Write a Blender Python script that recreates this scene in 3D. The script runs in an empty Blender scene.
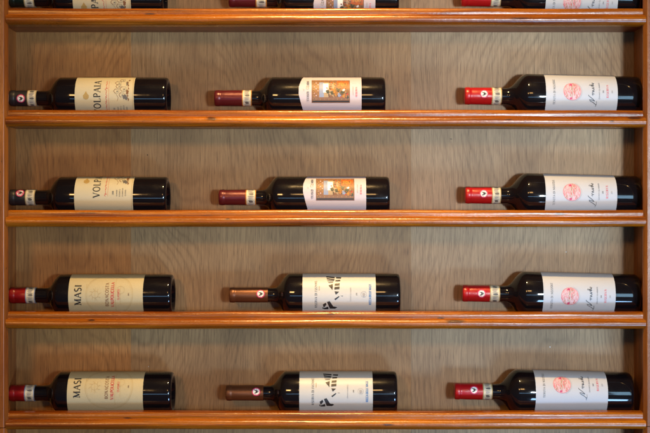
import bpy, bmesh, math, random
from math import sin, cos, pi, radians, asin, atan2, sqrt
random.seed(7)
S = bpy.context.scene
COL = S.collection
PX = 0.001765          # metres per photo pixel in the plane of the shelf fronts (y = 0)
CAMD = 2.1             # camera distance in front of that plane
CX, CY = 325.0, 216.5

# ------------------------------------------------------------------ helpers
def link(name, me, mats, parent=None, loc=(0, 0, 0), smooth=False):
    o = bpy.data.objects.new(name, me)
    COL.objects.link(o)
    o.location = loc
    if not isinstance(mats, (list, tuple)): mats = [mats]
    for m in mats: me.materials.append(m)
    if parent: o.parent = parent
    if smooth:
        for p in me.polygons: p.use_smooth = True
    return o

def mesh(name, verts, faces, midx=None):
    me = bpy.data.meshes.new(name)
    me.from_pydata([tuple(v) for v in verts], [], faces)
    if midx:
        for p, i in zip(me.polygons, midx): p.material_index = i
    me.update()
    return me

def box_mesh(name, x0, x1, y0, y1, z0, z1, bev=0.0):
    bm = bmesh.new()
    bmesh.ops.create_cube(bm, size=1)
    for v in bm.verts:
        v.co.x = x0 if v.co.x < 0 else x1
        v.co.y = y0 if v.co.y < 0 else y1
        v.co.z = z0 if v.co.z < 0 else z1
    if bev:
        bmesh.ops.bevel(bm, geom=bm.edges[:], offset=bev, segments=2, affect='EDGES', profile=0.6)
    me = bpy.data.meshes.new(name); bm.to_mesh(me); bm.free()
    return me

def tag(o, label, cat, group=None):
    o['label'] = label; o['category'] = cat
    if group: o['group'] = group

# ------------------------------------------------------------------ materials
class NT:
    def __init__(s, name):
        s.m = bpy.data.materials.new(name); s.m.use_nodes = True
        s.t = s.m.node_tree; s.n = s.t.nodes; s.bsdf = s.n['Principled BSDF']
    def node(s, typ, **kw):
        n = s.n.new(typ)
        for k, v in kw.items():
            if k.startswith('i_'):
                key = k[2:].replace('_', ' ')
                n.inputs[key].default_value = v
            else: setattr(n, k, v)
        return n
    def l(s, a, b): s.t.links.new(a, b)
    def math(s, op, a, b=None, c=None, clamp=False):
        n = s.n.new('ShaderNodeMath'); n.operation = op; n.use_clamp = clamp
        for i, v in enumerate((a, b, c)):
            if v is None: continue
            if hasattr(v, 'is_linked') or hasattr(v, 'links'): s.l(v, n.inputs[i])
            else: n.inputs[i].default_value = v
        return n.outputs[0]
    def mix(s, fac, a, b, blend='MIX'):
        n = s.n.new('ShaderNodeMix'); n.data_type = 'RGBA'; n.blend_type = blend; n.clamp_factor = True
        def put(v, sock):
            if hasattr(v, 'links'): s.l(v, sock)
            elif isinstance(v, (tuple, list)): sock.default_value = (*v[:3], 1)
            else: sock.default_value = v
        put(fac, n.inputs[0]); put(a, n.inputs[6]); put(b, n.inputs[7])
        return n.outputs[2]
    def pos(s, scale=(1, 1, 1), obj=False, loc=(0, 0, 0)):
        if obj: src = s.node('ShaderNodeTexCoord').outputs['Object']
        else: src = s.node('ShaderNodeNewGeometry').outputs['Position']
        mp = s.node('ShaderNodeMapping'); mp.inputs['Scale'].default_value = scale
        mp.inputs['Location'].default_value = loc
        s.l(src, mp.inputs['Vector']); return mp.outputs[0]
    def noise(s, vec, scale=1, detail=3, rough=0.5, dist=0):
        n = s.node('ShaderNodeTexNoise'); n.inputs['Scale'].default_value = scale
        n.inputs['Detail'].default_value = detail; n.inputs['Roughness'].default_value = rough
        n.inputs['Distortion'].default_value = dist
        s.l(vec, n.inputs['Vector']); return n.outputs['Fac']
    def ramp(s, fac, lo, hi):
        n = s.node('ShaderNodeMapRange'); n.inputs[1].default_value = lo; n.inputs[2].default_value = hi
        s.l(fac, n.inputs[0]); return n.outputs[0]
    def bump(s, h, strength, dist=0.001):
        b = s.node('ShaderNodeBump'); b.inputs['Strength'].default_value = strength
        b.inputs['Distance'].default_value = dist
        s.l(h, b.inputs['Height']); s.l(b.outputs[0], s.bsdf.inputs['Normal'])
    def set(s, **kw):
        for k, v in kw.items():
            k = k.replace('_', ' ')
            if hasattr(v, 'links'): s.l(v, s.bsdf.inputs[k])
            else: s.bsdf.inputs[k].default_value = (*v, 1) if isinstance(v, tuple) and len(v) == 3 else v

def plywood(name, base, dark, off):
    t = NT(name)
    n = t.noise(t.pos((5.0, 1, 2.3), loc=off), 1, .6, 0.4)
    warp = t.noise(t.pos((36, 1, 6), loc=off), 1, 4, .55)
    sep = t.node('ShaderNodeSeparateXYZ'); t.l(t.pos(), sep.inputs[0])
    ph = t.math('ADD', t.math('MULTIPLY', n, 190.0), t.math('MULTIPLY', sep.outputs[0], 430.0))
    ph = t.math('ADD', ph, t.math('MULTIPLY', warp, 11.0))
    line = t.math('MULTIPLY_ADD', t.math('SINE', ph), 0.5, 0.5)
    line = t.math('POWER', line, 3.2)
    lmod = t.ramp(t.noise(t.pos((14, 1, 5), loc=off), 1, 3, .6), .36, .66)
    line = t.math('MULTIPLY', line, t.math('MULTIPLY_ADD', lmod, .85, .15))
    fine = t.noise(t.pos((420, 1, 9), loc=off), 1, 5, 0.68)
    pores = t.ramp(t.noise(t.pos((800, 1, 34), loc=off), 1, 2, 0.6), 0.54, 0.70)
    patch = t.noise(t.pos((5, 1, 3.2), loc=off), 1, 3)
    stain = t.ramp(t.noise(t.pos((16, 1, 11), loc=off), 1, 4, .6), 0.45, 0.75)
    c = t.mix(t.math('MULTIPLY', line, 0.40), base, dark)
    c = t.mix(t.math('MULTIPLY', t.ramp(fine, .35, .7), 0.55), c, dark)
    c = t.mix(t.math('MULTIPLY', pores, 0.55), c, tuple(x * .45 for x in dark))
    c = t.mix(t.ramp(patch, .36, .66), c, t.mix(1.0, c, (.66, .64, .62), 'MULTIPLY'))
    c = t.mix(t.math('MULTIPLY', stain, .3), c, t.mix(1.0, c, (.72, .64, .56), 'MULTIPLY'))
    t.set(Base_Color=c, Roughness=0.5, Specular_IOR_Level=0.35)
    t.bump(fine, 0.12, 0.0006)
    return t.m

def varnish(name, lite, dark, axis='x', knots=(), rough=0.25, coat=0.14):
    t = NT(name)
    if axis == 'x':
        v1 = t.pos((2.2, 50, 70)); v2 = t.pos((9, 260, 420)); v3 = t.pos((3.0, 8, 8))
    else:
        v1 = t.pos((60, 50, 2.2)); v2 = t.pos((420, 260, 9)); v3 = t.pos((8, 8, 3.0))
    g1 = t.noise(v1, 1, 3, .55, .6); g2 = t.noise(v2, 1, 3, .6); g3 = t.noise(v3, 1, 3)
    g4 = t.noise(t.pos((1.3, 6, 6)), 1, 3)
    c = t.mix(t.ramp(t.math('ADD', t.math('MULTIPLY', g1, .6), t.math('MULTIPLY', g4, .4)), .38, .62), lite, dark)
    c = t.mix(t.math('MULTIPLY', t.ramp(g2, .4, .72), .5), c, tuple(x * .5 for x in dark))
    c = t.mix(t.math('MULTIPLY', t.ramp(g3, .35, .75), .6), c, t.mix(1.0, c, (.66, .55, .45), 'MULTIPLY'))
    if knots:
        sep = t.node('ShaderNodeSeparateXYZ'); t.l(t.pos(), sep.inputs[0])
        wob = t.noise(t.pos((60, 60, 160)), 1, 3)
        for kx, kz, rx, rz in knots:
            dx = t.math('POWER', t.math('ABSOLUTE', t.math('MULTIPLY', t.math('SUBTRACT', sep.outputs[0], kx), 1 / rx)), 2)
            dz = t.math('POWER', t.math('ABSOLUTE', t.math('MULTIPLY', t.math('SUBTRACT', sep.outputs[2], kz), 1 / rz)), 2)
            d = t.math('ADD', t.math('SQRT', t.math('ADD', dx, dz)), t.math('MULTIPLY_ADD', wob, 1.6, -.8))
            k = t.math('SUBTRACT', 1.0, t.ramp(d, .55, 1.25))
            c = t.mix(t.math('MULTIPLY', k, .85), c, (.035, .012, .008))
    smudge = t.noise(t.pos((14, 14, 40)), 1, 4, .65)
    r = t.math('MULTIPLY_ADD', smudge, 0.26, rough - .12)
    t.set(Base_Color=c, Roughness=r, Coat_Weight=coat, Coat_Roughness=.16)
    dent = t.noise(t.pos((90, 90, 90)), 1, 4, .7)
    v5 = t.pos((26, 700, 900)) if axis == 'x' else t.pos((900, 700, 26))
    pore = t.ramp(t.noise(v5, 1, 2, .6), .56, .70)
    c = t.mix(t.math('MULTIPLY', pore, .55), c, tuple(x * .3 for x in dark))
    nick = t.ramp(t.noise(t.pos((170, 170, 170)), 1, 2, .5), .70, .76)
    c = t.mix(t.math('MULTIPLY', nick, .6), c, tuple(x * .35 for x in dark))
    r = t.math('ADD', r, t.math('MULTIPLY', pore, .12))
    t.set(Base_Color=c, Roughness=r)
    t.bump(t.math('ADD', g2, t.math('MULTIPLY', dent, 1.8)), 0.32, 0.0008)
    return t.m

def K(X, Y, rx, rz): return ((X - CX) * PX, (CY - Y) * PX, rx, rz)
KN = [K(92, 320, .006, .0016), K(348, 219, .008, .0014), K(508, 120, .006, .0013), K(150, 14, .010, .0014), K(388, 424, .010, .0022), K(212, 119, .010, .0035), K(634, 118, .012, .003), K(611, 121.5, .004, .0015), K(455, 321, .017, .003),
      K(441, 318, .006, .0015), K(228, 219, .004, .0015), K(86, 213, .02, .001), K(330, 314, .01, .0012),
      K(560, 214, .012, .002), K(300, 421, .012, .0015), K(395, 17, .01, .0018), K(128, 418, .008, .0014), K(520, 19, .02, .0014)]
M_LIP = varnish('varnished_pine', (.54, .165, .005), (.17, .034, .002), 'x', KN)
M_BOARD = varnish('shelf_pine', (.32, .07, .008), (.17, .032, .004), 'x', rough=.4, coat=.1)
M_STILE = varnish('stile_pine', (.38, .12, .014), (.19, .048, .006), 'z', rough=.33, coat=.25)
M_SIDE = varnish('side_pine', (.60, .20, .035), (.32, .09, .014), 'z', rough=.5, coat=.05)
M_PLY = [plywood('plywood_warm', (.56, .245, .068), (.21, .076, .018), (0, 0, 0)),
         plywood('plywood_mid', (.50, .272, .108), (.17, .078, .028), (3.1, 0, 7.7)),
         plywood('plywood_pale', (.54, .335, .168), (.20, .110, .050), (9.3, 0, 2.2))]

def glass_mat():
    t = NT('dark_bottle_glass')
    a = t.noise(t.pos((38, 38, 38), obj=True), 1, 3, .6)
    b = t.noise(t.pos((420, 420, 420), obj=True), 1, 2, .6)
    dust = t.ramp(t.noise(t.pos((900, 900, 900), obj=True), 1, 2, .7), .63, .78)
    blot = t.ramp(t.noise(t.pos((30, 30, 30), obj=True), 1, 3, .7), .5, .75)
    d = t.math('MULTIPLY', dust, blot)
    t.set(Base_Color=t.mix(t.math('MULTIPLY', d, .22), (.0055, .0045, .006), (.25, .26, .3)),
          Roughness=t.math('MULTIPLY_ADD', blot, .22, .24), Specular_IOR_Level=.035, Coat_Weight=.95, Coat_IOR=1.5,
          Coat_Roughness=t.math('MULTIPLY_ADD', a, .09, .015))
    t.bump(t.math('ADD', t.math('MULTIPLY', a, 1.0), t.math('MULTIPLY', b, .12)), .42, .0010)
    return t.m
def paper(name, col, rough=.55, vary=.1):
    t = NT(name)
    f = t.noise(t.pos((700, 700, 700), obj=True), 1, 2); g = t.noise(t.pos((25, 25, 25), obj=True), 1, 3)
    c = t.mix(t.math('MULTIPLY', t.ramp(f, .35, .7), vary), col, tuple(x * .72 for x in col))
    c = t.mix(t.math('MULTIPLY', t.ramp(g, .4, .75), vary), c, tuple(x * y for x, y in zip(col, (.9, .84, .74))))
    t.set(Base_Color=c, Roughness=rough, Specular_IOR_Level=.4)
    t.bump(f, .05, .0003)
    return t.m
def foil(name, col, metal=0.0, rough=.3):
    t = NT(name)
    f = t.noise(t.pos((60, 190, 190), obj=True), 1, 3, .6)
    g = t.noise(t.pos((30, 30, 30), obj=True), 1, 2)
    c = t.mix(t.math('MULTIPLY', t.ramp(g, .35, .7), .35), col, tuple(x * .6 for x in col))
    t.set(Base_Color=c, Roughness=t.math('MULTIPLY_ADD', f, .2, rough - .1), Metallic=metal, Specular_IOR_Level=.5)
    t.bump(t.math('ADD', f, t.math('MULTIPLY', g, 2.0)), .4, .0008)
    return t.m
_ink = {}
def ink(name, col, rough=.5):
    if name not in _ink:
        t = NT(name + '_ink')
        f = t.noise(t.pos((500, 500, 500), obj=True), 1, 2)
        t.set(Base_Color=t.mix(t.math('MULTIPLY', f, .3), col, tuple(min(1, x * 1.5 + .01) for x in col)), Roughness=rough)
        _ink[name] = t.m
    return _ink[name]
M_GLASS = glass_mat()
P_CREAM = paper('cream_paper', (.53, .48, .325), vary=.18)
P_MASI = paper('ivory_paper', (.50, .44, .27), vary=.3)
P_WHITE = paper('cool_white_paper', (.51, .53, .57))
P_LILAC = paper('lilac_white_paper', (.50, .465, .53))
P_SILVER = paper('silvery_white_paper', (.50, .51, .50), rough=.42)
P_BAND = paper('strip_paper', (.66, .62, .48))
F = dict(black=foil('black_foil', (.016, .016, .02), rough=.42), green=foil('dark_green_foil', (.005, .014, .010)),
         red=foil('red_foil', (.24, .004, .006), rough=.33), wine=foil('wine_red_foil', (.10, .008, .014), .25, .34),
         copper=foil('copper_brown_foil', (.14, .052, .022), .45, .42), bright=foil('bright_red_foil', (.40, .005, .009), rough=.33))
I_BLACK = ink('black', (.012, .012, .014)); I_RED = ink('red', (.45, .02, .02)); I_PINK = ink('pink', (.62, .09, .10))
I_GOLD = ink('gold', (.36, .24, .07)); I_OCHRE = ink('ochre', (.36, .27, .12)); I_GREY = ink('grey', (.10, .095, .09))
I_MAG = ink('magenta', (.50, .03, .12)); I_WHITE = ink('white', (.72, .72, .70)); I_BLUE = ink('blue', (.06, .16, .36))
I_LGREY = ink('pale_grey', (.30, .29, .28)); I_YEL = ink('yellow', (.40, .17, .02)); I_SKY = ink('sky_blue', (.20, .25, .38))
I_BROWN = ink('brown', (.17, .075, .03)); I_ORANGE = ink('orange', (.36, .08, .008)); I_GREEN = ink('green', (.04, .05, .03))
I_PEACH = ink('peach', (.20, .10, .05)); I_CREAM = ink('cream', (.33, .24, .14)); I_ROSE = ink('pale_rose', (.60, .40, .42))

# ------------------------------------------------------------------ shelf unit
LIPTOP = [8, 110, 210, 312, 412.5]
LZ = [(CY - y) * PX for y in LIPTOP]
LZ = [LZ[0] + .180] + LZ + [LZ[-1] - .180]
LH = [.012, .012, .0110, .0150, .0137, .0148, .012]     # how far the lip stands above its board
ZTOP, ZBOT = LZ[0] + .05, LZ[-1] - .04
XL, XR = -.573, .573
YB = .107

rack = bpy.data.objects.new('wine_shelf', None); COL.objects.link(rack); rack.location = (0, 0, ZBOT)
tag(rack, 'varnished orange pine wall shelf with moulded front edges and plywood back, holding all the bottles', 'shelf')
def part(name, me, m, parent=rack, smooth=False):
    o = link(name, me, m, parent, smooth=smooth)
    if parent is rack: o.location = (0, 0, -ZBOT)
    return o

seams = [XL, (131 - CX) * .001855, (411 - CX) * .001855, XR]
panels = []
for i in range(3):
    panels.append(part('back_panel', box_mesh('back_panel', seams[i] + .00003, seams[i + 1] - .00003, YB + (.00012 if i == 1 else 0), YB + .009, ZBOT, ZTOP, .00008), M_PLY[i]))
# little holes and paint specks on the back panels
def speck(name, X, Y, w, h, m, pi_):
    x, z = (X - CX) * .001855, (CY - Y) * .001855
    n = 9; vs = []; rr = [random.uniform(.7, 1.2) for _ in range(n)]
    for dy, k in ((-.0001, 1), (-.0007, .55)):
        for j in range(n):
            a = 2 * pi * j / n
            vs.append((x + cos(a) * w * rr[j] * k, YB + dy, z + sin(a) * h * rr[j] * k))
    fs = [(j, (j + 1) % n, n + (j + 1) % n, n + j) for j in range(n)] + [tuple(range(n, 2 * n))]
    link(name, mesh(name, vs, fs), m, panels[pi_])
speck('nail_hole', 147.5, 155, .0011, .0014, I_BLACK, 1)
speck('nail_hole', 451, 139, .0022, .0007, I_BLACK, 2)
speck('paint_speck', 566, 252, .0013, .0010, I_WHITE, 2)
speck('paint_speck', 550, 347, .0012, .0016, I_WHITE, 2)
speck('paint_speck', 148.5, 366.5, .0009, .0009, I_WHITE, 1)
speck('paint_speck', 594, 72, .0007, .0007, I_BROWN, 2)
speck('nail_hole', 231, 67, .0006, .0008, I_BROWN, 1)

part('side_board', box_mesh('side_board', XL - .018, XL, .0035, YB + .009, ZBOT, ZTOP, .0004), M_SIDE)
part('side_board', box_mesh('side_board', XR, XR + .018, .0035, YB + .009, ZBOT, ZTOP, .0004), M_SIDE)

def stile(sgn, xin, xface, z0, z1):
    # section: face board with a chamfered inner arris
    P = [(.634, -.0085), (xface + .001, -.0085), (xface, -.0080), (xin + .0004, -.0012), (xin, 0.0), (xin, .0030), (.634, .0030)]
    vs = []
    for z in (z0, z1):
        for x, y in P: vs.append((sgn * x, y, z))
    n = len(P)
    fs = [(j, (j + 1) % n, n + (j + 1) % n, n + j) for j in range(n)] + [tuple(range(n))[::-1], tuple(range(n, 2 * n))]
    if sgn > 0: fs = [f[::-1] for f in fs]
    return mesh('stile', vs, fs)
zj = (CY - 427) * PX
part('stile', stile(-1, .5590, .5645, zj + .0006, ZTOP), M_STILE)
part('stile', stile(-1, .5588, .5640, ZBOT, zj - .0006), M_STILE)
part('stile', stile(1, .5612, .5662, zj + .0030, ZTOP), M_STILE)
part('stile', stile(1, .5610, .5660, ZBOT, zj + .0018), M_STILE)

LIP = [(.0215, 0), (.0050, 0), (.0028, -.0006), (.0012, -.0018), (.0003, -.0036), (0, -.0055), (0, -.0096), (.0004, -.0108), (.0002, -.0114),
       (-.0020, -.0120), (-.0042, -.0134), (-.0060, -.0152), (-.0072, -.0175), (-.0077, -.0200), (-.0074, -.0225), (-.0064, -.0250),
       (-.0046, -.0272), (-.0022, -.0288), (.0006, -.0296), (.0215, -.0296)]
def moulding(zt, x0, x1, i):
    vs, fs = [], []
    n = len(LIP); xs = [x0 + (x1 - x0) * k / 60 for k in range(61)]
    rnd = random.Random(i)
    p = [rnd.uniform(0, 6) for _ in range(4)]
    for x in xs:
        w = .00035 * sin(x * 9 + p[0]) + .0002 * sin(x * 31 + p[1])
        for j, (y, z) in enumerate(LIP):
            ex = 0
            if x == x0 and j < 8: ex = .0016
            if x == x1 and j < 8: ex = -.0022
            yy = y + (.00025 * sin(x * 23 + p[2] + j * .3) if 1 < j < n - 1 else 0)
            vs.append((x + ex, yy, zt + z + w))
    for k in range(60):
        for j in range(n):
            a = k * n + j; b = k * n + (j + 1) % n
            fs.append((a, a + n, b + n, b))
    fs.append(tuple(range(n))[::-1][::-1]); fs.append(tuple(range(60 * n, 61 * n))[::-1])
    me = mesh('front_moulding', vs, fs)
    bm = bmesh.new(); bm.from_mesh(me); bmesh.ops.recalc_face_normals(bm, faces=bm.faces[:]); bm.to_mesh(me); bm.free()
    for pl in me.polygons: pl.use_smooth = len(pl.vertices) == 4
    me.set_sharp_from_angle(angle=radians(40))
    return me
BOARD = []
for i, zt in enumerate(LZ):
    zb = zt - LH[i]; BOARD.append(zb)
    bd = part('shelf_board', box_mesh('shelf_board', XL + .0004, XR - .0004, .0222, YB - .0004, zb - .0145, zb, .0006), M_BOARD)
    l = link('front_moulding', moulding(zt, (6.6 - CX) * PX, (645 - CX) * PX, i), M_LIP, bd)

# plain wall behind the unit
tw = NT('wall_plaster'); tn = tw.noise(tw.pos((20, 20, 20)), 1, 4)
tw.set(Base_Color=tw.mix(tn, (.42, .36, .28), (.35, .30, .23)), Roughness=.85); tw.bump(tn, .3, .002)
w = link('wall', box_mesh('wall', -2.2, 2.2, YB + .012, YB + .10, -1.6, 1.6), tw.m); w['kind'] = 'structure'

# ------------------------------------------------------------------ stroke lettering
def arc(cx, cy, rx, ry, a0, a1, n=10):
    return [(cx + rx * cos(radians(a0 + (a1 - a0) * k / n)), cy + ry * sin(radians(a0 + (a1 - a0) * k / n))) for k in range(n + 1)]
T, H = 1.0, .42     # thick and thin strokes
G = {
 'A': (.74, [([(.05, 0), (.37, 1)], H), ([(.37, 1), (.69, 0)], T), ([(.17, .36), (.57, .36)], H)], [(.05, 0), (.69, 0)]),
 'B': (.62, [([(.12, 0), (.12, 1)], T), (arc(.28, .76, .26, .24, 90, -90), .8), (arc(.28, .26, .30, .26, 90, -90), .9), ([(.12, 1), (.28, 1)], H), ([(.12, .52), (.28, .52)], H), ([(.12, 0), (.28, 0)], H)], []),
 'C': (.72, [(arc(.40, .5, .34, .5, 50, 310, 16), T)], []),
 'D': (.76, [([(.12, 0), (.12, 1)], T), (arc(.28, .5, .42, .5, 90, -90, 14), T), ([(.05, 1), (.28, 1)], H), ([(.05, 0), (.28, 0)], H)], []),
 'E': (.60, [([(.12, 0), (.12, 1)], T), ([(.05, 1), (.54, 1)], H), ([(.12, .52), (.44, .52)], H), ([(.05, 0), (.56, 0)], H), ([(.54, 1), (.54, .82)], H), ([(.56, 0), (.56, .2)], H)], []),
 'F': (.56, [([(.12, 0), (.12, 1)], T), ([(.05, 1), (.52, 1)], H), ([(.12, .52), (.42, .52)], H), ([(.52, 1), (.52, .82)], H)], [(.12, 0)]),
 'G': (.76, [(arc(.40, .5, .34, .5, 50, 330, 16), T), ([(.68, .05), (.68, .42)], T)], [(.66, .42)]),
 'H': (.78, [([(.12, 0), (.12, 1)], T), ([(.64, 0), (.64, 1)], T), ([(.12, .52), (.64, .52)], H)], [(.12, 0), (.12, 1), (.64, 0), (.64, 1)]),
 'I': (.30, [([(.15, 0), (.15, 1)], T)], [(.15, 0), (.15, 1)]),
 'L': (.58, [([(.14, 0), (.14, 1)], T), ([(.05, 0), (.54, 0)], H), ([(.54, 0), (.54, .22)], H)], [(.14, 1)]),
 'M': (.92, [([(.12, 0), (.14, 1)], H), ([(.14, 1), (.46, .06)], T), ([(.46, .06), (.76, 1)], H), ([(.76, 1), (.78, 0)], T)], [(.12, 0), (.78, 0), (.10, 1), (.80, 1)]),
 'N': (.78, [([(.12, 0), (.12, 1)], H), ([(.12, 1), (.66, 0)], T), ([(.66, 0), (.66, 1)], H)], [(.12, 0), (.66, 1), (.08, 1)]),
 'O': (.80, [(arc(.40, .5, .34, .5, 0, 360, 24), .85)], []),
 'P': (.62, [([(.14, 0), (.14, 1)], T), (arc(.30, .74, .27, .26, 90, -90), .9), ([(.05, 1), (.30, 1)], H), ([(.14, .48), (.30, .48)], H)], [(.14, 0)]),
 'R': (.70, [([(.14, 0), (.14, 1)], T), (arc(.30, .75, .25, .25, 90, -90), .9), ([(.05, 1), (.30, 1)], H), ([(.14, .5), (.30, .5)], H), ([(.32, .5), (.64, 0)], T)], [(.14, 0), (.64, 0)]),
 'S': (.58, [(arc(.29, .75, .21, .25, 40, 270, 10) + arc(.29, .25, .23, .25, 90, -140, 10), .9)], []),
 'T': (.68, [([(.34, 0), (.34, 1)], T), ([(.04, 1), (.64, 1)], H), ([(.04, 1), (.04, .82)], H), ([(.64, 1), (.64, .82)], H)], [(.34, 0)]),
 'U': (.76, [([(.12, 1), (.12, .35)] + arc(.38, .35, .26, .35, 180, 360, 10) + [(.64, 1)], .8)], [(.12, 1), (.64, 1)]),
 'V': (.74, [([(.05, 1), (.38, 0)], T), ([(.38, 0), (.70, 1)], H)], [(.05, 1), (.70, 1)]),
 'Z': (.62, [([(.08, 1), (.56, 1)], H), ([(.56, 1), (.06, 0)], T), ([(.06, 0), (.58, 0)], H)], []),
 '0': (.60, [(arc(.30, .5, .23, .5, 0, 360, 18), .8)], []),
 '1': (.36, [([(.06, .8), (.2, 1), (.2, 0)], T)], [(.2, 0)]),
 '2': (.58, [(arc(.28, .72, .22, .27, 160, -40, 9) + [(.06, 0)], .8), ([(.06, 0), (.54, 0)], T)], []),
 '8': (.58, [(arc(.29, .75, .19, .25, 0, 360, 14), .8), (arc(.29, .26, .23, .26, 0, 360, 14), .8)], []),
 '9': (.58, [(arc(.29, .7, .22, .29, 0, 360, 14), .8), ([(.51, .7), (.45, .3), (.2, 0)], .8)], []),
 ' ': (.34, [], []),
}
class Sheet:
    """flat artwork in (s, t) millimetre space, bent on to the bottle when finished.
    s runs up round the bottle from the side facing the room, t runs towards the neck."""
    def __init__(self): self.v = []; self.f = []; self.m = []; self.k = 0
    def poly(self, pts, mat):
        self.k += 1; lift = .00020 + .0000012 * self.k
        b = len(self.v); self.v += [(s, t, lift) for s, t in pts]
        self.f.append(tuple(range(b, b + len(pts)))); self.m.append(mat)
    def rect(self, s0, s1, t0, t1, mat):
        n = max(1, int(abs(s1 - s0) / 1.2))
        self.k += 1; lift = .00020 + .0000012 * self.k
        b = len(self.v)
        for i in range(n + 1):
            s = s0 + (s1 - s0) * i / n
            self.v += [(s, t0, lift), (s, t1, lift)]
        for i in range(n):
            a = b + 2 * i; self.f.append((a, a + 2, a + 3, a + 1)); self.m.append(mat)
        self.k += 22
    def stroke(self, pts, w, mat):
        q = [pts[0]]
        for p in pts[1:]:
            d = sqrt((p[0] - q[-1][0]) ** 2 + (p[1] - q[-1][1]) ** 2); n = max(1, int(d / 2.5)); a = q[-1]
            for i in range(1, n + 1): q.append((a[0] + (p[0] - a[0]) * i / n, a[1] + (p[1] - a[1]) * i / n))
        closed = abs(pts[0][0] - pts[-1][0]) + abs(pts[0][1] - pts[-1][1]) < 1e-6 and len(pts) > 3
        self.k += 1; lift = .00020 + .0000012 * self.k; b = len(self.v)
        for i, p in enumerate(q):
            a = q[i - 1] if i else (q[-2] if closed else q[0]); c = q[i + 1] if i < len(q) - 1 else (q[1] if closed else q[-1])
            dx, dy = c[0] - a[0], c[1] - a[1]; d = sqrt(dx * dx + dy * dy) or 1
            nx, ny = -dy / d * w / 2, dx / d * w / 2
            self.v += [(p[0] + nx, p[1] + ny, lift), (p[0] - nx, p[1] - ny, lift)]
        for i in range(len(q) - 1):
            a = b + 2 * i; self.f.append((a, a + 1, a + 3, a + 2)); self.m.append(mat)
    def text(self, string, s, t, h, mat, wgt=.17, width=1.0, track=.08, serif=True):
        wgt = max(wgt * 1.3, .42 / h)
        """centre s, baseline t, cap height h"""
        tot = sum(G[c][0] + track for c in string) * h * width - track * h * width
        x = s - tot / 2
        for c in string:
            w, st, se = G[c]
            for pts, k in st: self.stroke([(x + p[0] * h * width, t + p[1] * h) for p in pts], wgt * h * max(k, .45), mat)
            if serif:
                for px, py in se:
                    d = wgt * h * .3 * (1 if py == 0 else -1)
                    self.stroke([(x + (px - .12) * h * width, t + py * h + d * .5), (x + (px + .12) * h * width, t + py * h + d * .5)], wgt * h * .45, mat)
            x += (w + track) * h * width
    def blob(self, s, t, rs, rt, mat, seed=0, rough=.25, n=14):
        r = random.Random(seed)
        k = [1 + r.uniform(-rough, rough) for _ in range(n)]
        self.poly([(s + cos(2 * pi * i / n) * rs * k[i], t + sin(2 * pi * i / n) * rt * k[i]) for i in range(n)], mat)
    def ring(self, s, t, r, w, mat, rt=None, n=48):
        self.stroke(arc(s, t, r, rt or r, 0, 360, n), w, mat)
    def build(self, name, t0, rfun, parent):
        mats = []
        for m in self.m:
            if m not in mats: mats.append(m)
        me = mesh(name, self.v, self.f, [mats.index(m) for m in self.m])
        bm = bmesh.new(); bm.from_mesh(me)
        big = [f for f in bm.faces if len(f.verts) > 4 or f.calc_area() > 14]
        bmesh.ops.triangulate(bm, faces=big)
        for _ in range(4):
            ed = [e_ for e_ in bm.edges if e_.calc_length() > 3.2]
            if not ed: break
            bmesh.ops.subdivide_edges(bm, edges=ed, cuts=1)
        for v in bm.verts:
            s, t, lift = v.co
            x = t0 - t * .001; r = rfun(x); th = s * .001 / r; R = r + .0002 + lift
            v.co = (x, -R * cos(th), R * sin(th))
        bm.to_mesh(me); bm.free()
        return link(name, me, mats, parent)

# ------------------------------------------------------------------ label artwork (t = 0 at the label edge nearest the base)
def art_volpaia(W):
    a = Sheet(); t = lambda f: W * (1 - f)       # f measured from the neck edge
    a.rect(-58, 58, t(.982), t(.975), I_OCHRE)
    a.blob(4, t(.19), 5.2, 5.4, I_GOLD, 3, .06, 20); a.poly([(8, t(.19) + 3), (14, t(.19)), (8, t(.19) - 3)], I_GOLD)
    a.ring(4, t(.19), 3.2, .6, I_OCHRE)
    a.text('VOLPAIA', 4, t(.435), 12.0, I_BLACK, .13, 1.0, .15)
    sc = []   # red script line
    for i in range(120):
        u = i / 119; ph = u * 15 * 2 * pi
        big = 2.6 if i % 40 < 7 else 1.25
        sc.append((-26 + 62 * u + .9 * sin(ph * .5), t(.535) + big * sin(ph) * (.7 + .3 * sin(ph * .31))))
    a.stroke(sc, .62, I_RED)
    a.stroke([(-26, t(.575)), (36, t(.575))], .35, I_RED)
    # pen drawing of a hill village
    def roof(s, f, w, h, wall):
        tt = t(f)
        a.stroke([(s - w, tt), (s, tt + h), (s + w, tt)], .9, I_BROWN)
        a.stroke([(s - w * .8, tt), (s - w * .8, tt - wall), (s + w * .8, tt - wall), (s + w * .8, tt)], .55, I_GREY)
        a.poly([(s - w * .3, tt - wall * .3), (s + w * .1, tt - wall * .3), (s + w * .1, tt - wall * .75), (s - w * .3, tt - wall * .75)], I_GREY)
    roof(14, .69, 4.5, 3.5, 6); roof(23, .72, 4, 3, 6); roof(31, .71, 4.5, 4, 7); roof(7, .78, 4.5, 3, 6); roof(18, .80, 5, 4, 7); roof(38, .78, 4, 3, 6)
    a.blob(3, t(.86), 4.5, 3.6, I_GREY, 5, .4); a.blob(12, t(.89), 4, 2.6, I_BROWN, 6, .4); a.blob(30, t(.88), 5, 2.4, I_GREY, 8, .4)
    for k in range(7): a.blob(-1 + k * 6.5, t(.91) + (k % 3), 2.2, 1.3, I_BROWN, 20 + k, .4)
    a.stroke([(-4, t(.72)), (2, t(.74)), (9, t(.70))], .5, I_BROWN)
    # small print
    for k, (l0, l1) in enumerate(((-30, -10), (-28, -12), (-30, -8), (-27, -12))):
        a.text('CLASSICO 201'[:9 + k % 3], (l0 + l1) / 2, t(.735 + .05 * k), 1.9, I_GREY, .16, 1.0, .12, False)
    a.text('2018', -20, t(.675), 2.8, I_GREY, .15)
    return a
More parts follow.
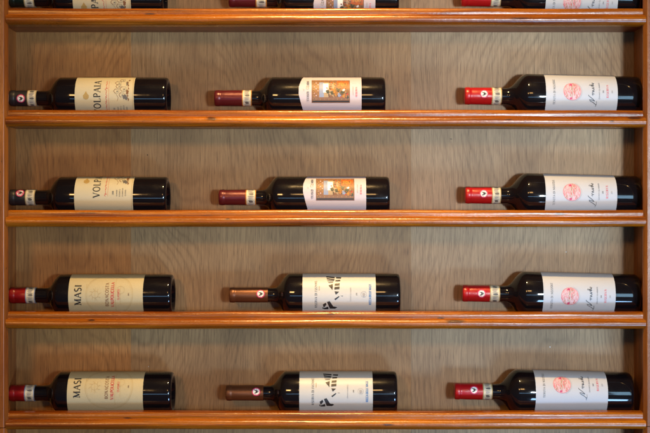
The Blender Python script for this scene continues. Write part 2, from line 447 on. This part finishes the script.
def art_masi(W):
    a = Sheet(); t = lambda f: W * (1 - f)
    a.text('MASI', -1, t(.172), 11.8, I_BLACK, .16, 1.08, .13)
    a.ring(0, t(.55), 42, .55, I_OCHRE, rt=W * .315); a.ring(0, t(.55), 40, .25, I_OCHRE, rt=W * .30)
    for k in range(8):
        an = 2 * pi * k / 8
        a.stroke([(6 * cos(an), t(.36) + 6 * sin(an)), (11 * cos(an + .3), t(.36) + 11 * sin(an + .3))], .6, I_OCHRE)
    a.ring(0, t(.36), 6, .5, I_OCHRE, n=20); a.stroke([(-12, t(.36)), (12, t(.36))], .4, I_OCHRE)
    a.ring(8, t(.70), 7, .4, I_OCHRE, n=20)
    a.stroke([(12, t(.245)), (20, t(.24))], .4, I_OCHRE)
    a.text('BONACOSTA', 0, t(.54), 5.6, I_BROWN, .15, 1.05, .12)
    a.text('VALPOLICELLA', 0, t(.612), 5.4, I_RED, .16, 1.02, .07)
    a.stroke([(-32, t(.632)), (32, t(.632))], .45, I_OCHRE)
    a.text('CLASSICO', 0, t(.685), 3.4, I_RED, .14)
    a.stroke([(-18, t(.70)), (18, t(.70))], .35, I_OCHRE)
    a.text('2018', 0, t(.815), 2.0, I_BROWN, .16)
    return a
def art_painting(W):
    a = Sheet(); t = lambda f: W * (1 - f)
    f0, f1 = .145, .80; s0, s1 = -22, 24
    ss = lambda u: s0 + (s1 - s0) * u; tt = lambda v: t(f0 + (f1 - f0) * v)      # u up, v to the base
    a.rect(s0, s1, tt(0), tt(1), I_BROWN)
    a.rect(s0 + 1.2, s0 + 3.8, tt(.02), tt(.98), I_BLACK)
    a.rect(s0 + 4.2, s1 - 1.2, tt(.02), tt(.98), I_PEACH)
    # arched panel of pale brickwork, sky and crowd of robed shapes
    a.stroke([(ss(.17), tt(.18))] + [(ss(.17 + .72 * k / 12), tt(.18 - .13 * sin(pi * k / 12))) for k in range(13)] + [(ss(.89), tt(.9))], 1.1, I_BROWN)
    a.rect(ss(.22), ss(.86), tt(.20), tt(.58), I_CREAM)
    a.rect(ss(.22), ss(.86), tt(.20), tt(.32), I_SKY)
    a.rect(ss(.40), ss(.80), tt(.30), tt(.44), I_WHITE)
    for k in range(14): a.blob(ss(.24 + .045 * k), tt(.07 + .05 * (k % 3)), 1.1, 1.0, I_ROSE if k % 2 else I_YEL, 40 + k, .3, 8)
    a.rect(ss(.55), ss(.93), tt(.66), tt(.97), I_ORANGE)
    a.rect(ss(.68), ss(.84), tt(.70), tt(.92), I_YEL)
    pl = [(.45, .42, 3, 3.5, I_GREEN), (.62, .48, 3, 3, I_BROWN), (.70, .55, 3, 3, I_CREAM), (.38, .55, 4, 4, I_GREEN), (.48, .60, 4.5, 4, I_YEL), (.34, .64, 3.5, 4, I_YEL),
          (.55, .52, 2.6, 2.6, I_ORANGE), (.52, .70, 4, 3.6, I_GREEN), (.30, .72, 3.4, 3, I_SKY), (.40, .80, 4.5, 3.4, I_GREEN), (.28, .84, 4, 3, I_YEL), (.50, .84, 2.4, 2.2, I_WHITE),
          (.62, .62, 2.4, 2, I_BROWN), (.25, .50, 2.6, 4, I_BROWN), (.22, .94, 2.6, 2, I_GREEN), (.44, .94, 3.4, 1.8, I_BROWN), (.78, .60, 2.2, 2, I_YEL), (.84, .52, 1.6, 2, I_ORANGE), (.58, .40, 1.5, 1.5, I_PEACH), (.34, .93, 1.8, 1.5, I_RED)]
    for k, (u, v, rs, rt, m) in enumerate(pl): a.blob(ss(u), tt(v), rs, rt, m, 60 + k, .35)
    for k in range(60):
        r = random.Random(900 + k)
        a.blob(ss(r.uniform(.2, .86)), tt(r.uniform(.42, .95)), r.uniform(.5, 1.2), r.uniform(.5, 1.2), r.choice([I_BROWN, I_YEL, I_RED, I_CREAM, I_GREEN, I_BLACK, I_ORANGE]), k, .4, 7)
    for k in range(60):
        r = random.Random(1700 + k); u, v = r.uniform(.2, .84), r.uniform(.38, .95); q = r.uniform(0, 6)
        a.stroke([(ss(u), tt(v)), (ss(u) + 2.2 * cos(q), tt(v) + 2.2 * sin(q)), (ss(u) + 3.4 * cos(q + .7), tt(v) + 3.4 * sin(q + .7))], r.uniform(.3, .6), r.choice([I_BLACK, I_BROWN, I_BROWN, I_GREEN]))
    for k in range(30): a.blob(ss(.1 + .8 * k / 29), tt(.06) + (k % 2) * 1.2, .7, .7, I_BROWN if k % 3 else I_GOLD, k, .4, 7)
    for sd in (.13, .92):
        for k in range(26): a.blob(ss(sd) + (k % 3 - 1) * .7, tt(.04 + .93 * k / 25), .8, .5, (I_BROWN, I_GREY, I_GOLD)[k % 3], k, .4, 7)
    a.text('EVANTI', -10, t(.10), 3.9, I_GREY, .16, .95, .10); a.text('CARMI', 14, t(.10), 3.9, I_GREY, .16, .95, .10)
    a.ring(5, t(.075), 2.3, .5, I_OCHRE, n=16)
    a.text('2018', 1, t(.02), 1.8, I_ROSE, .16)
    a.text('RISERVA', -2, t(.925), 3.0, I_PINK, .15, 1.05, .2)
    a.text('CHIANTI CLASSICO', 0, t(.86), 1.3, I_LGREY, .15, 1, .15, False)
    return a
def art_stripes(W):
    a = Sheet(); t = lambda f: W * (1 - f)
    a.text('RISERVA DI FIZZANO', 1, t(.20), 4.1, I_GREY, .15, .98, .12)
    a.text('CHIANTI', 12, t(.235), 1.6, I_OCHRE, .15, 1, .15, False)
    # black striped figure (upper group of bars, small dash, lower foot-like shape)
    U = lambda X, Y: ((294.5 - Y) * 1.86 * 1.12, t((X - 302.5) / 72.5))
    for q in ([(326, 275.5), (330, 276), (334.5, 276.6), (334.3, 278.6), (326.2, 277.3)], [(336, 276.8), (341, 277), (340.6, 279), (335.8, 278.6)],
              [(326.4, 278.1), (334.2, 279.6), (334, 281), (326.8, 279.8)], [(327, 281), (333.7, 281.2), (333.5, 281.9), (327.3, 281.9)], [(335.3, 280.8), (340, 280.4), (339.8, 282.1), (335, 282.3)],
              [(327.8, 283), (333, 282.8), (332.8, 283.6), (328.2, 283.8)], [(328.2, 286.3), (332.7, 284.8), (332.2, 290.5), (330.4, 288.6)], [(334.6, 284.5), (339.4, 284), (339.2, 286.3), (334.2, 286.6)],
              [(334.2, 287.7), (339.3, 287.3), (339, 289.6), (334, 290)], [(334.2, 291.5), (338.8, 291.8), (336.3, 293.8), (335.3, 294.2)],
              [(334, 298), (338.6, 295.4), (339, 296.2), (335, 299)], [(340, 295.2), (343, 295.3), (341.5, 295.7)],
              [(322.6, 303), (325.5, 301.2), (326.3, 303), (323.6, 306)], [(322.4, 305.2), (323.4, 306.6), (328, 305), (328.3, 307.6), (324.5, 307.8), (322.3, 307)],
              [(326.8, 300.6), (329.4, 299.8), (333, 304.8), (336, 305.2), (336.8, 306), (334.6, 307.2), (329.6, 307)]):
        a.poly([U(*p) for p in q], I_BLACK)
    a.text('CHIANTI CLASSICO', 1, t(.665), 2.1, I_LGREY, .15, 1, .12, False)
    a.text('2018', 1, t(.745), 2.0, I_GREY, .16)
    a.ring(1, t(.835), 5, .5, I_LGREY, n=24); a.blob(1, t(.835), 3.2, 3, I_LGREY, 4, .3)
    a.text('ROCCA DELLE MACIE', 1, t(.935), 3.9, I_BLUE, .17, .84, .06)
    return a
def art_nozzole(W):
    a = Sheet(); t = lambda f: W * (1 - f)
    a.text('TENUTA DI NOZZOLE', 0, t(.13), 3.7, I_GREY, .14, 1.0, .14)
    c = t(.365)
    a.blob(0, c, 15.5, 15.5, I_ROSE, 1, .02, 40)
    r = random.Random(5)
    for k in range(70):
        an, rr = r.uniform(0, 2 * pi), 14 * sqrt(r.random())
        s, q = rr * cos(an), c + rr * sin(an)
        m = I_PINK if r.random() < .55 else I_CREAM
        a.stroke([(s - r.uniform(1, 3.5), q + r.uniform(-1, 1)), (s, q + r.uniform(-1.2, 1.2)), (s + r.uniform(1, 3), q)], r.uniform(.4, .9), m)
    a.ring(0, c, 15.4, .7, I_PINK); a.stroke([(-12, c), (12, c)], .9, I_CREAM)
    for sg in (-1, 1):
        a.blob(sg * 12.5, c + 2, 2.0, 2.6, I_MAG, 9, .3); a.stroke([(sg * 5, c - 6), (sg * 9, c - 9), (sg * 12, c - 6)], .9, I_PINK)
    a.stroke(arc(0, c, 17.5, 17.5, 200, 340, 20), .4, I_LGREY)
    # script name
    z = t(.675)
    a.stroke([(-24, z - 4), (-20, z + 1), (-16, z + 8), (-14, z + 9), (-15, z + 4), (-17, z - 1), (-13, z + 3), (-8, z + 10), (-6, z + 11)], .95, I_BLACK)
    x = -7
    wig = []
    for k in range(60):
        u = k / 59
        wig.append((x + u * 25 + .8 * sin(u * 30), z + 2.4 + 2.1 * sin(u * 2 * pi * 6.5)))
    a.stroke(wig, .75, I_BLACK)
    a.stroke([(10, z + 1), (14, z + 8), (12, z + 9), (11, z + 3), (15, z + 1)], .7, I_BLACK)
    a.stroke([(-27, z - 2.5), (-22, z - 4.5), (-17, z - 4)], .6, I_BLACK)
    a.text('CHIANTI CLASSICO', 2, t(.752), 2.0, I_GREY, .14, 1.25, .16, False)
    a.text('2018', 0, t(.805), 1.9, I_GREY, .15)
    a.text('RISERVA', 1, t(.872), 3.6, I_PINK, .15, 1.15, .22)
    a.text('2018', 0, t(.93), 2.0, I_LGREY, .15)
    return a
def art_band(W, edge):
    a = Sheet()
    a.rect(-34, 34, 0, W * .09, edge); a.rect(-34, 34, W * .91, W, edge)
    for k in range(9):
        s = -28 + 7 * k
        a.blob(s, W * .5, 2.0, W * .25, I_LGREY if k % 2 else I_GREY, k, .3, 9)
        a.stroke([(s + 2.6, W * .2), (s + 2.6, W * .8)], .5, I_GREY); a.stroke([(s + 3.8, W * .25), (s + 3.8, W * .7)], .4, I_GREY)
    return a
def art_seal():
    a = Sheet()
    a.blob(0, 0, 7.6, 7.6, I_MAG, 1, .0, 32); a.blob(0, 0, 5.9, 5.9, I_WHITE, 1, .0, 32)
    # rooster: body, neck and head, comb, tail feathers, legs (neck side is up)
    a.poly([(-3.0, .6), (-2.4, -1.8), (-.4, -2.9), (1.8, -2.3), (2.9, -.4), (2.6, 1.6), (3.4, 3.2), (2.2, 3.5), (1.4, 1.8), (.3, .7), (-1, .7), (-1.5, 2.2), (-2.3, 3.0), (-3.4, 3.4), (-3.9, 1.8)], I_BLACK)
    a.poly([(2.2, 3.3), (3.2, 4.3), (3.6, 3.1)], I_BLACK)
    a.stroke([(-.4, -2.6), (-.8, -4.3), (.3, -4.3)], .8, I_BLACK); a.stroke([(1, -2.6), (1.1, -4.2)], .8, I_BLACK)
    return a

# ------------------------------------------------------------------ bottles
YA = .0655            # bottle axis distance behind the shelf fronts
SA = PX * (1 + YA / CAMD)
def bx(X): return (X - CX) * SA
SH = [(0, 0), (.10, .02), (.2, .075), (.3, .18), (.4, .34), (.5, .51), (.6, .665), (.7, .79), (.8, .89), (.9, .96), (1, 1)]

def lathe(name, prof, m, parent, seg=80, closed=True):
    vs, fs = [], []
    for x, r in prof:
        for k in range(seg):
            a = 2 * pi * k / seg; vs.append((x, -r * cos(a), r * sin(a)))
    for i in range(len(prof) - 1):
        for k in range(seg):
            a, b = i * seg + k, i * seg + (k + 1) % seg
            fs.append((a, b, b + seg, a + seg))
    me = mesh(name, vs, fs)
    bm = bmesh.new(); bm.from_mesh(me)
    bmesh.ops.remove_doubles(bm, verts=bm.verts[:], dist=1e-7)
    bmesh.ops.recalc_face_normals(bm, faces=bm.faces[:]); bm.to_mesh(me); bm.free()
    o = link(name, me, m, parent, smooth=True)
    me.set_sharp_from_angle(angle=radians(50))
    return o

def patch(name, x0, x1, s0, s1, rfun, off, m, parent, point=0, ns=56):
    """paper curved round the bottle: real sheet with thickness"""
    vs, fs = [], []; nx = 10
    for lay in (off, .00002):
        for i in range(ns + 1):
            s = s0 + (s1 - s0) * i / ns
            xl = x0 - point * max(0, min(1, 1.25 - abs(s) / .030)) if point else x0
            for j in range(nx + 1):
                x = xl + (x1 - xl) * j / nx; r = rfun(x); th = s / r
                vs.append((x, -(r + lay) * cos(th), (r + lay) * sin(th)))
    N = (ns + 1) * (nx + 1); w = nx + 1
    for i in range(ns):
        for j in range(nx):
            a = i * w + j
            fs.append((a, a + 1, a + w + 1, a + w)); fs.append((N + a, N + a + w, N + a + w + 1, N + a + 1))
    for j in range(nx):
        for i in (0, ns):
            a = i * w + j; fs.append((a, a + 1, N + a + 1, N + a))
    for i in range(ns):
        for j in (0, nx):
            a = i * w + j; fs.append((a, a + w, N + a + w, N + a))
    me = mesh(name, vs, fs)
    bm = bmesh.new(); bm.from_mesh(me); bmesh.ops.recalc_face_normals(bm, faces=bm.faces[:]); bm.to_mesh(me); bm.free()
    o = link(name, me, m, parent, smooth=True); me.set_sharp_from_angle(angle=radians(40))
    return o

def bottle(row, X, rb, rs, rn, foil_m, paper_m, art, edge, seal, roll, label, tilt=0, yaw=0, point=0, paint=None, lname='lettering', dz=0):
    """X = pixel columns of: cap end, cap/strip joint, strip end, shoulder start, shoulder full, label start, label end, base"""
    cap0, cap1, band1, neck1, full, l0, l1, base = [bx(v) for v in X]
    e = bpy.data.objects.new('wine_bottle', None); COL.objects.link(e)
    tag(e, label, 'wine bottle', 'wine bottles lying on the shelves')
    L = lambda x: x - base
    LF = L(full); slope = asin((rs - rb) / -LF) if LF else 0
    e.location = (base, YA, BOARD[row + 1] + rb + .0003 + dz)
    e.rotation_euler = (radians(-roll), slope + radians(tilt), radians(yaw))
    def rf(x):
        if x >= LF: return rb + (rs - rb) * (x / LF)
        return rs
    prof = [(-.020, .0001), (-.019, .008), (-.014, .017), (-.006, .0255), (-.0018, .0285), (-.0002, .0305), (0, rb - .0055), (-.0006, rb - .0028), (-.0022, rb - .0010), (-.0050, rb - .0002)]
    for k in range(0, 9): prof.append((-.0065 + (LF + .0065) * k / 8, rf(-.0065 + (LF + .0065) * k / 8)))
    Ln = L(neck1)
    for u, q in reversed(SH[:-1]): prof.append((Ln + (LF - Ln) * u, rn - .0006 + (rs - rn + .0006) * q))
    xe = L(cap0)
    prof += [(L(band1), rn - .0008), (xe + .004, rn - .0012), (xe + .003, .0001)]
    lathe('glass_body', prof, M_GLASS, e)
    # capsule
    r = rn
    cp = [(xe + .0004, .0001), (xe, r * .55), (xe + .0001, r * .86), (xe + .0008, r * .97), (xe + .0020, r + .0003), (xe + .0085, r + .0007), (xe + .0100, r + .0002), (xe + .0112, r - .0002),
          (xe + .0130, r), (L(cap1) * .5 + xe * .5, r + .0001), (L(cap1), r + .0003), (L(cap1) + .0004, r - .0002)]
    cap = lathe('capsule', cp, foil_m, e, 64)
    if L(cap1) < L(band1) - .002:
        W = (L(band1) - L(cap1))
        b = patch('neck_strip', L(cap1) + .0002, L(band1), -pi * rn * .98, pi * rn * .98, lambda x: rn, .0003, P_BAND, e)
        art_band(W * 1000, edge).build('strip_print', L(band1), lambda x: rn + .0002, b)
    if seal is not None:
        art_seal().build('round_seal', bx(seal[0]) - base, lambda x: rn + .0007, cap) if len(seal) < 2 else None
        if len(seal) == 2:
            a = art_seal(); a.v = [(s + seal[1], t, l) for s, t, l in a.v]
            a.build('round_seal', L(bx(seal[0])), lambda x: rn + .0007, cap)
    # label
    half = .062 if rb > .037 else .060
    lb = patch('label', L(l0), L(l1), -half, half, rf, .00018, paper_m, e, point)
    W = (l1 - l0) * 1000
    art(W).build(lname, L(l1), rf, lb)
    return e

Rm, Rn = .0388, .0140
VOL = lambda c0, c1, b1, l0, l1, be: (c0, c1, b1, 46.5, 62, l0, l1, be)
bottle(0, VOL(10, 25.5, 35.5, 77, 134, 165.5), Rm, Rm, Rn, F['green'], P_CREAM, art_volpaia, I_OCHRE, None, -38,
       'green capped bottle with cream label, left on the highest shelf, cut by the frame')
bottle(1, VOL(10, 28.6, 37.7, 79, 137, 169), .0378, .0378, Rn, F['black'], P_CREAM, art_volpaia, I_OCHRE, (22.8, 0), -7,
       'black capped bottle whose cream label shows a village drawing, second shelf from top')
bottle(2, VOL(10, 26.8, 36.4, 78.5, 136, 168.5), .0378, .0378, Rn, F['black'], P_CREAM, art_volpaia, I_OCHRE, (21.8, -2), 42,
       'black capped bottle with cream label and seal turned upwards, on the middle shelf')
bottle(3, VOL(10.2, 27, 36.5, 72.7, 146, 173.5), .0385, .0385, .0143, F['red'], P_MASI, art_masi, I_SKY, None, 6,
       'red capped bottle with ivory label level, left on the second shelf from bottom')
bottle(4, VOL(10.2, 26, 35.8, 71.5, 146, 173.5), .0392, .0392, .0145, F['red'], P_MASI, art_masi, I_SKY, None, 25,
       'red capped bottle with ivory label turned upwards, left on the lowest shelf')

bottle(0, (229, 256, 267, 273, 288, 318, 374.5, 398), Rm, Rm, Rn, F['wine'], P_LILAC, art_painting, I_YEL, None, -30,
       'wine red capped bottle in the middle of the highest shelf, cut by the frame', point=.0078, lname='printed_picture')
bottle(1, (214.6, 242.5, 252, 258, 273, 303.5, 361, 384.8), .0380, .0380, .0141, F['wine'], P_LILAC, art_painting, I_YEL, None, 15,
       'wine red capped bottle with small painting on its label, second shelf from top', point=.0078, lname='printed_picture')
bottle(2, (219, 246, 256.3, 262.5, 278, 307.7, 365.5, 389), .0380, .0380, .0138, F['wine'], P_LILAC, art_painting, I_YEL, None, 24,
       'wine red capped bottle with painted label turned slightly upwards, on the middle shelf', point=.0078, lname='printed_picture')
bottle(3, (229.5, 268, 268.5, 274, 290, 302.8, 375, 399.5), .0392, .0392, .0134, F['copper'], P_SILVER, art_stripes, I_YEL, (261, 2), 4,
       'copper brown capped bottle with torn foil tab, second shelf from bottom')
bottle(4, (226, 263.5, 264, 270, 286, 299.7, 372, 396.5), .0395, .0395, .0136, F['copper'], P_SILVER, art_stripes, I_YEL, (256.6, 1.5), 11,
       'copper brown capped bottle with black striped figure, middle of the lowest shelf')

RT = dict(rb=.0385, rs=.0408)
bottle(0, (461, 490, 500, 506, 526, 542, 613, 636.5), .0385, .0405, .0150, F['bright'], P_WHITE, art_nozzole, I_OCHRE, None, -20,
       'bright red capped bottle, right on the highest shelf, cut by the frame')
bottle(1, (464.2, 491, 500.8, 506, 526, 542.0, 612.5, 638), .0385, .0410, .0152, F['bright'], P_WHITE, art_nozzole, I_OCHRE, (483, 0), 9,
       'red capped bottle with pink emblem on white label, second shelf from top')
bottle(2, (464.7, 491, 500, 506, 526, 541.7, 612, 638), .0385, .0410, .0150, F['bright'], P_WHITE, art_nozzole, I_OCHRE, (482.6, 0), 10,
       'red capped bottle with pink emblem on white label, right on the middle shelf')
bottle(3, (462, 489, 499, 505, 524, 539.5, 610.5, 636.5), .0385, .0410, .0148, F['bright'], P_WHITE, art_nozzole, I_OCHRE, (480.5, 1), -1,
       'red capped bottle with pink emblem, right on the second shelf from bottom')
bottle(4, (454.2, 482, 491.5, 497, 517, 532, 603, 629.5), .0385, .0412, .0145, F['bright'], P_WHITE, art_nozzole, I_OCHRE, (473, -3), 29,
       'red capped bottle with pink emblem turned upwards, right on the lowest shelf')

# torn foil tab hanging from the capsule on the fourth shelf
for o in list(COL.objects):
    if o.name.startswith('wine_bottle') and o.get('label', '').startswith('copper brown capped bottle with torn'):
        bx0 = o.location.x
        P = [(236, 303), (238, 304.6), (240, 306.2), (241, 305.8)]
        vs = []
        for X, Y in P:
            z = (CY - Y) * SA - o.location.z; x = (X - CX) * SA - bx0
            for d in (0, .0005):
                vs += [(x, -.0035 + d, z + .0006), (x + .0006, -.0005 + d, z - .0006)]
        fs = []
        for i in range(len(P) - 1):
            a = 4 * i
            fs += [(a, a + 1, a + 5, a + 4), (a + 2, a + 6, a + 7, a + 3), (a, a + 4, a + 6, a + 2), (a + 1, a + 3, a + 7, a + 5)]
        cap = [c for c in o.children if c.name.startswith('capsule')][0]
        link('foil_tab', mesh('foil_tab', vs, fs), I_LGREY, cap)

# ------------------------------------------------------------------ camera, light, world
cd = bpy.data.cameras.new('camera'); cam = bpy.data.objects.new('camera', cd); COL.objects.link(cam)
cam.location = (0, -CAMD, 0); cam.rotation_euler = (pi / 2, 0, 0)
cd.sensor_width = 36; cd.lens = 36 * CAMD / (650 * PX); cd.clip_end = 50; cd.clip_start = .05
S.camera = cam

def area(name, loc, target, size, size_y, power, col):
    d = bpy.data.lights.new(name, 'AREA'); d.shape = 'RECTANGLE'; d.size = size; d.size_y = size_y; d.energy = power; d.color = col
    o = bpy.data.objects.new(name, d); COL.objects.link(o); o.location = loc
    from mathutils import Vector
    o.rotation_euler = (Vector(target) - Vector(loc)).to_track_quat('-Z', 'Y').to_euler()
    return o
wl = area('window_light', (.80, -2.45, .0), (.34, 0, .27), .20, .18, 5.3, (.80, .92, 1.0)); wl.data.spread = radians(60)
area('window_strip', (.10, -2.75, -.20), (.10, 0, -.1), 2.4, .07, 6, (.30, .62, 1.0))
area('tall_window', (1.42, -2.35, -.02), (.35, 0, 0), .50, .7, 10, (.40, .72, 1.0))
area('floor_bounce', (.95, -1.65, -1.25), (.25, 0, -.05), .7, .30, 27, (.34, .62, 1.0))
la = area('ceiling_lamp', (.08, -2.65, .80), (.0, 0, -.30), .42, .30, .95, (1.0, .56, .20)); la.data.spread = radians(65)
lb_ = area('ceiling_lamp', (-.95, -2.65, .78), (-.25, 0, -.26), .34, .30, 2.2, (1.0, .56, .20)); lb_.data.spread = radians(65)
sp_ = area('ceiling_spot', (.02, -.94, 1.78), (.02, 0, .0), .06, .06, 6.8, (1.0, .62, .24)); sp_.data.spread = radians(50)

W = bpy.data.worlds.new('World'); S.world = W; W.use_nodes = True
nt = W.node_tree; bg = nt.nodes['Background']
tc = nt.nodes.new('ShaderNodeTexCoord'); sp = nt.nodes.new('ShaderNodeSeparateXYZ'); mr = nt.nodes.new('ShaderNodeMapRange')
mx = nt.nodes.new('ShaderNodeMix'); mx.data_type = 'RGBA'
nt.links.new(tc.outputs['Generated'], sp.inputs[0]); nt.links.new(sp.outputs[2], mr.inputs[0])
mr.inputs[1].default_value = -.35; mr.inputs[2].default_value = .35
nt.links.new(mr.outputs[0], mx.inputs[0])
mx.inputs[6].default_value = (.40, .62, 1.0, 1); mx.inputs[7].default_value = (1.0, .72, .48, 1)
nt.links.new(mx.outputs[2], bg.inputs[0]); bg.inputs[1].default_value = .045

S.render.engine = 'CYCLES'
S.cycles.max_bounces = 8
S.view_settings.view_transform = 'Standard'; S.view_settings.look = 'None'; S.view_settings.exposure = -0.2; S.view_settings.gamma = 1
